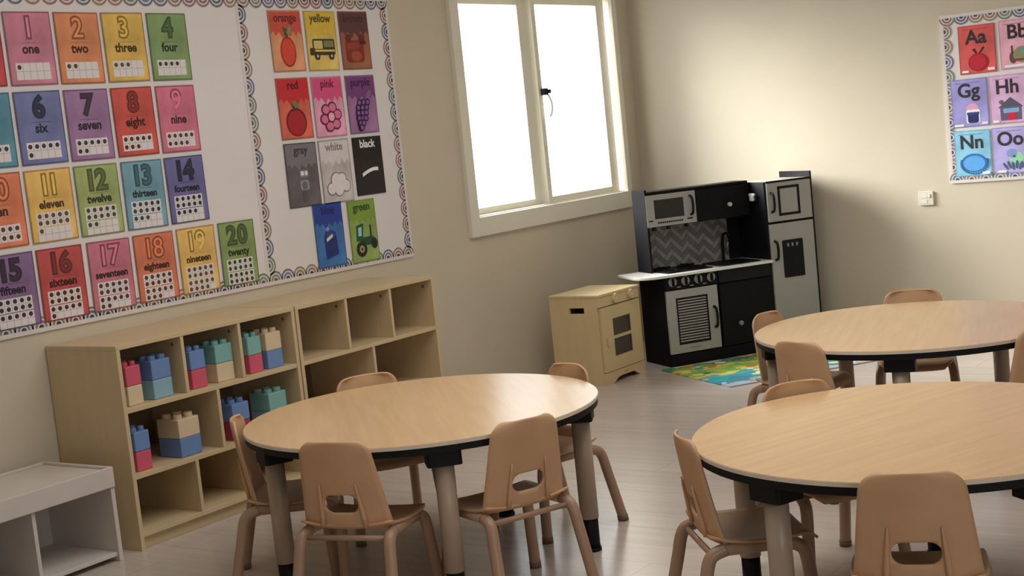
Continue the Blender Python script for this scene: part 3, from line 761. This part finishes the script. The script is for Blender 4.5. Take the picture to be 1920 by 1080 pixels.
# ------------------------------------------------------------------ rug
o = part('play_rug', lambda bm: prism(bm, rrect(0, 1.25, 0, .78, .01), FLAT, 0, .007), rug_mat(), None)
P = Vector((7.2327, 4.1131, 0)) + d_*(-.09) + n_*(-.80)
o.location = P; o.rotation_euler = (0, 0, R(KA))
o['label'] = 'bright green yellow and teal patterned play rug before the toy kitchen'; o['category'] = 'rug'

# ------------------------------------------------------------------ tables
TH = .54
def table(label, cx, cy, az, rad=.61):
    t = thing('round_table', label, 'table', (cx, cy, 0), R(az), 'round classroom tables')
    part('tabletop', lambda bm: prism(bm, ell(0, 0, rad, rad, 96), FLAT, TH-.008, TH), [M_TABLE], t)
    part('rim', lambda bm: prism(bm, ell(0, 0, rad+.002, rad+.002, 96), FLAT, TH-.012, TH-.0015), [M_RIM], t)
    part('edge_band', lambda bm: prism(bm, ell(0, 0, rad-.001, rad-.001, 96), FLAT, TH-.034, TH-.012), [M_BLACK], t)
    part('underside', lambda bm: prism(bm, ell(0, 0, rad-.09, rad-.09, 64), FLAT, TH-.044, TH-.034), [M_BLACK], t)
    for k in range(5):
        a = R(72*k); x, y = .545*math.cos(a), .545*math.sin(a)
        lg = part('leg', lambda bm: cyl(bm, (x, y, .115), (0, 0, 1), .032, TH-.17, 24), M_LEG, t)
        part('leg_block', lambda bm: prism(bm, [(x+p*math.cos(a)-q*math.sin(a), y+p*math.sin(a)+q*math.cos(a)) for p, q in rrect(-.052, .045, -.055, .055, .012)], FLAT, TH-.082, TH-.034), M_BLACK, lg)
        part('leg_foot', lambda bm: (cyl(bm, (x, y, .006), (0, 0, 1), .0285, .112, 20), cyl(bm, (x, y, 0), (0, 0, 1), .032, .012, 20)), M_BLACK, lg)
    return t
T1, T2, T3 = (3.783, 3.157), (5.496, 2.034), (3.784, 1.410)
table('round table in front of the cubby shelves', *T1, 225)
table('round table standing by the rug and the toy kitchen', *T2, 195.5)
table('round table at the lower right, nearest the viewer', *T3, 160)

# ------------------------------------------------------------------ chairs
def grid_mesh(rows, nu, thick):
    """rows: list of (list of nu+1 points); a sheet given thickness"""
    bm = bmesh.new(); G = [[bm.verts.new(p) for p in r] for r in rows]
    for i in range(len(G)-1):
        for j in range(nu):
            f = bm.faces.new((G[i][j], G[i][j+1], G[i+1][j+1], G[i+1][j])); f.smooth = True
    return bm
CT = .575
def bx_(z):                       # lean of the back: x at height z
    u = (CT-z)/(CT-.30)
    return .044*u**1.15
def make_chair(label, loc, rz):
    t = thing('classroom_chair', label, 'chair', loc, rz, 'tan classroom chairs around the tables')
    nu = 16
    rows = []
    nz = 24
    for i in range(nz+1):
        z = .298+(CT-.298)*(1-(1-i/nz)**1.6)
        wd = .152-.034*(z-.298)/(CT-.298)
        r = .042
        if z > CT-r:
            q = min(1, (z-(CT-r))/r); wd = wd-r+r*math.sqrt(max(0, 1-q*q))
            wd = max(wd, .02)
        row = []
        for j in range(nu+1):
            v = -1+2*j/nu
            edge = .020*abs(v)**3
            row.append((bx_(z)+.022*v*v*(1-.3*(z-.3)/.27)+edge*.4-.010, v*wd, z + (0.004*(1-v*v) if i == nz else 0)))
        rows.append(row)
    bm = grid_mesh(rows, nu, 0)
    me = bpy.data.meshes.new('backrest'); bm.to_mesh(me); bm.free(); me.materials.append(M_CHAIR)
    tmp = bpy.data.objects.new('tmp', me); COL.objects.link(tmp)
    so = tmp.modifiers.new('s', 'SOLIDIFY'); so.thickness = .007; so.offset = 0
    cb = bmesh.new(); prism(cb, [(a, b) for a, b in rrect(-.058, .058, .350, .408, .0285, 8)], lambda a, b, d: (d, a, b), -.1, .2)
    cm = mesh('cutter', cb, M_CHAIR); cut = bpy.data.objects.new('cut', cm); COL.objects.link(cut)
    bo = tmp.modifiers.new('b', 'BOOLEAN'); bo.operation = 'DIFFERENCE'; bo.object = cut; bo.solver = 'EXACT'
    dg = bpy.context.evaluated_depsgraph_get(); dg.update()
    bme = bpy.data.meshes.new_from_object(tmp.evaluated_get(dg)); bme.name = 'backrest'
    bpy.data.objects.remove(tmp); bpy.data.objects.remove(cut)
    obj('backrest', bme, t)
    # seat
    rows = []
    for i in range(15):
        u = i/14
        x = .030+.300*u
        z = .300-.010*math.sin(math.pi*min(1, u*1.1))
        if u < .15: z += .008*(1-u/.15)
        if u > .82: z -= .030*((u-.82)/.18)**2
        wd = .152+.012*math.sin(math.pi*u)
        if u > .8: wd -= .035*((u-.8)/.2)**2
        rows.append([(x, (-1+2*j/nu)*wd, z+.014*abs(-1+2*j/nu)**3*(1-u*.7)) for j in range(nu+1)])
    bm = grid_mesh(rows, nu, 0)
    se = obj('seat', mesh('seat', bm, M_CHAIR), t)
    so = se.modifiers.new('thickness', 'SOLIDIFY'); so.thickness = .008; so.offset = 0
    # back ribs either side of the hand hole
    for s in (-1, 1):
        def rib(bm):
            P = [(bx_(z)-.0145+.002, s*(.074-.012*((z-.3)/.14)), z) for z in (.305, .34, .38, .42, .446)]
            tube(bm, P, [.008, .0075, .006, .0045, .002], 8)
        part('rib', rib, M_CHAIR, t)
    # side tubes: front and rear leg of each side with the rail between
    for s in (-1, 1):
        y = .146*s; yo = .172*s
        rear = spline([(.062, y, .284), (.018, y+.006*s, .264), (-.005, y+.013*s, .18), (-.045, yo, .006)], 7)
        front = spline([(.235, y, .284), (.278, y+.006*s, .258), (.290, y+.013*s, .17), (.302, yo, .006)], 7)
        lg = part('leg', lambda bm: tube(bm, rear, .0185, 14), M_TUBE, t)
        part('foot_cap', lambda bm: tube(bm, [rear[-1]+Vector((0, 0, -.006)), rear[-2]], .0200, 14), M_CAP, lg)
        lg = part('leg', lambda bm: tube(bm, front, .0185, 14), M_TUBE, t)
        part('foot_cap', lambda bm: tube(bm, [front[-1]+Vector((0, 0, -.006)), front[-2]], .0200, 14), M_CAP, lg)
        part('side_rail', lambda bm: tube(bm, [(.060, y, .284), (.252, y, .282)], .0175, 14), M_TUBE, t)
    part('crossbar', lambda bm: tube(bm, [(.028, -.146, .270), (.028, .146, .270)], .009, 10), M_TUBE, t)
    part('crossbar', lambda bm: tube(bm, [(.240, -.143, .280), (.240, .143, .280)], .010, 10), M_TUBE, t)
    return t
seats = [(T1, 194.5, .665, 'tan chair with its back to the viewer at the shelf table, left of two'),
         (T1, 248, .662, 'tan chair at the shelf table, right of the two with backs to the viewer'),
         (T1, 58, .660, 'tan chair between the shelf table and the empty cubby shelf'),
         (T1, -20, .655, 'tan chair at the shelf table on the side toward the wooden toy stove'),
         (T1, 130, .642, 'tan chair seen edge on at the left end of the shelf table'),
         (T2, 161, .655, 'tan chair at the rug table with its back toward the lower table'),
         (T2, 84, .670, 'tan chair tucked between the rug table and the toy kitchen fridge'),
         (T2, 19, .740, 'tan chair at the far side of the rug table under the cream wall'),
         (T2, 244, .660, 'tan chair at the right edge of the picture by the rug table'),
         (T3, 125, .645, 'tan chair seen from the side at the left of the nearest table', 7),
         (T3, 199, .665, 'tan chair at the bottom with its back to the viewer at the nearest table'),
         (T3, 55, .636, 'tan chair behind the nearest table with only its top edge showing')]
proto = None
for (c, az, r, lab, *turn) in seats:
    loc = (c[0]+r*math.cos(R(az)), c[1]+r*math.sin(R(az)), 0); rz = R(az+180+(turn[0] if turn else 0))
    if proto is None: proto = make_chair(lab, loc, rz)
    else: tree_copy(proto, loc, rz, lab)
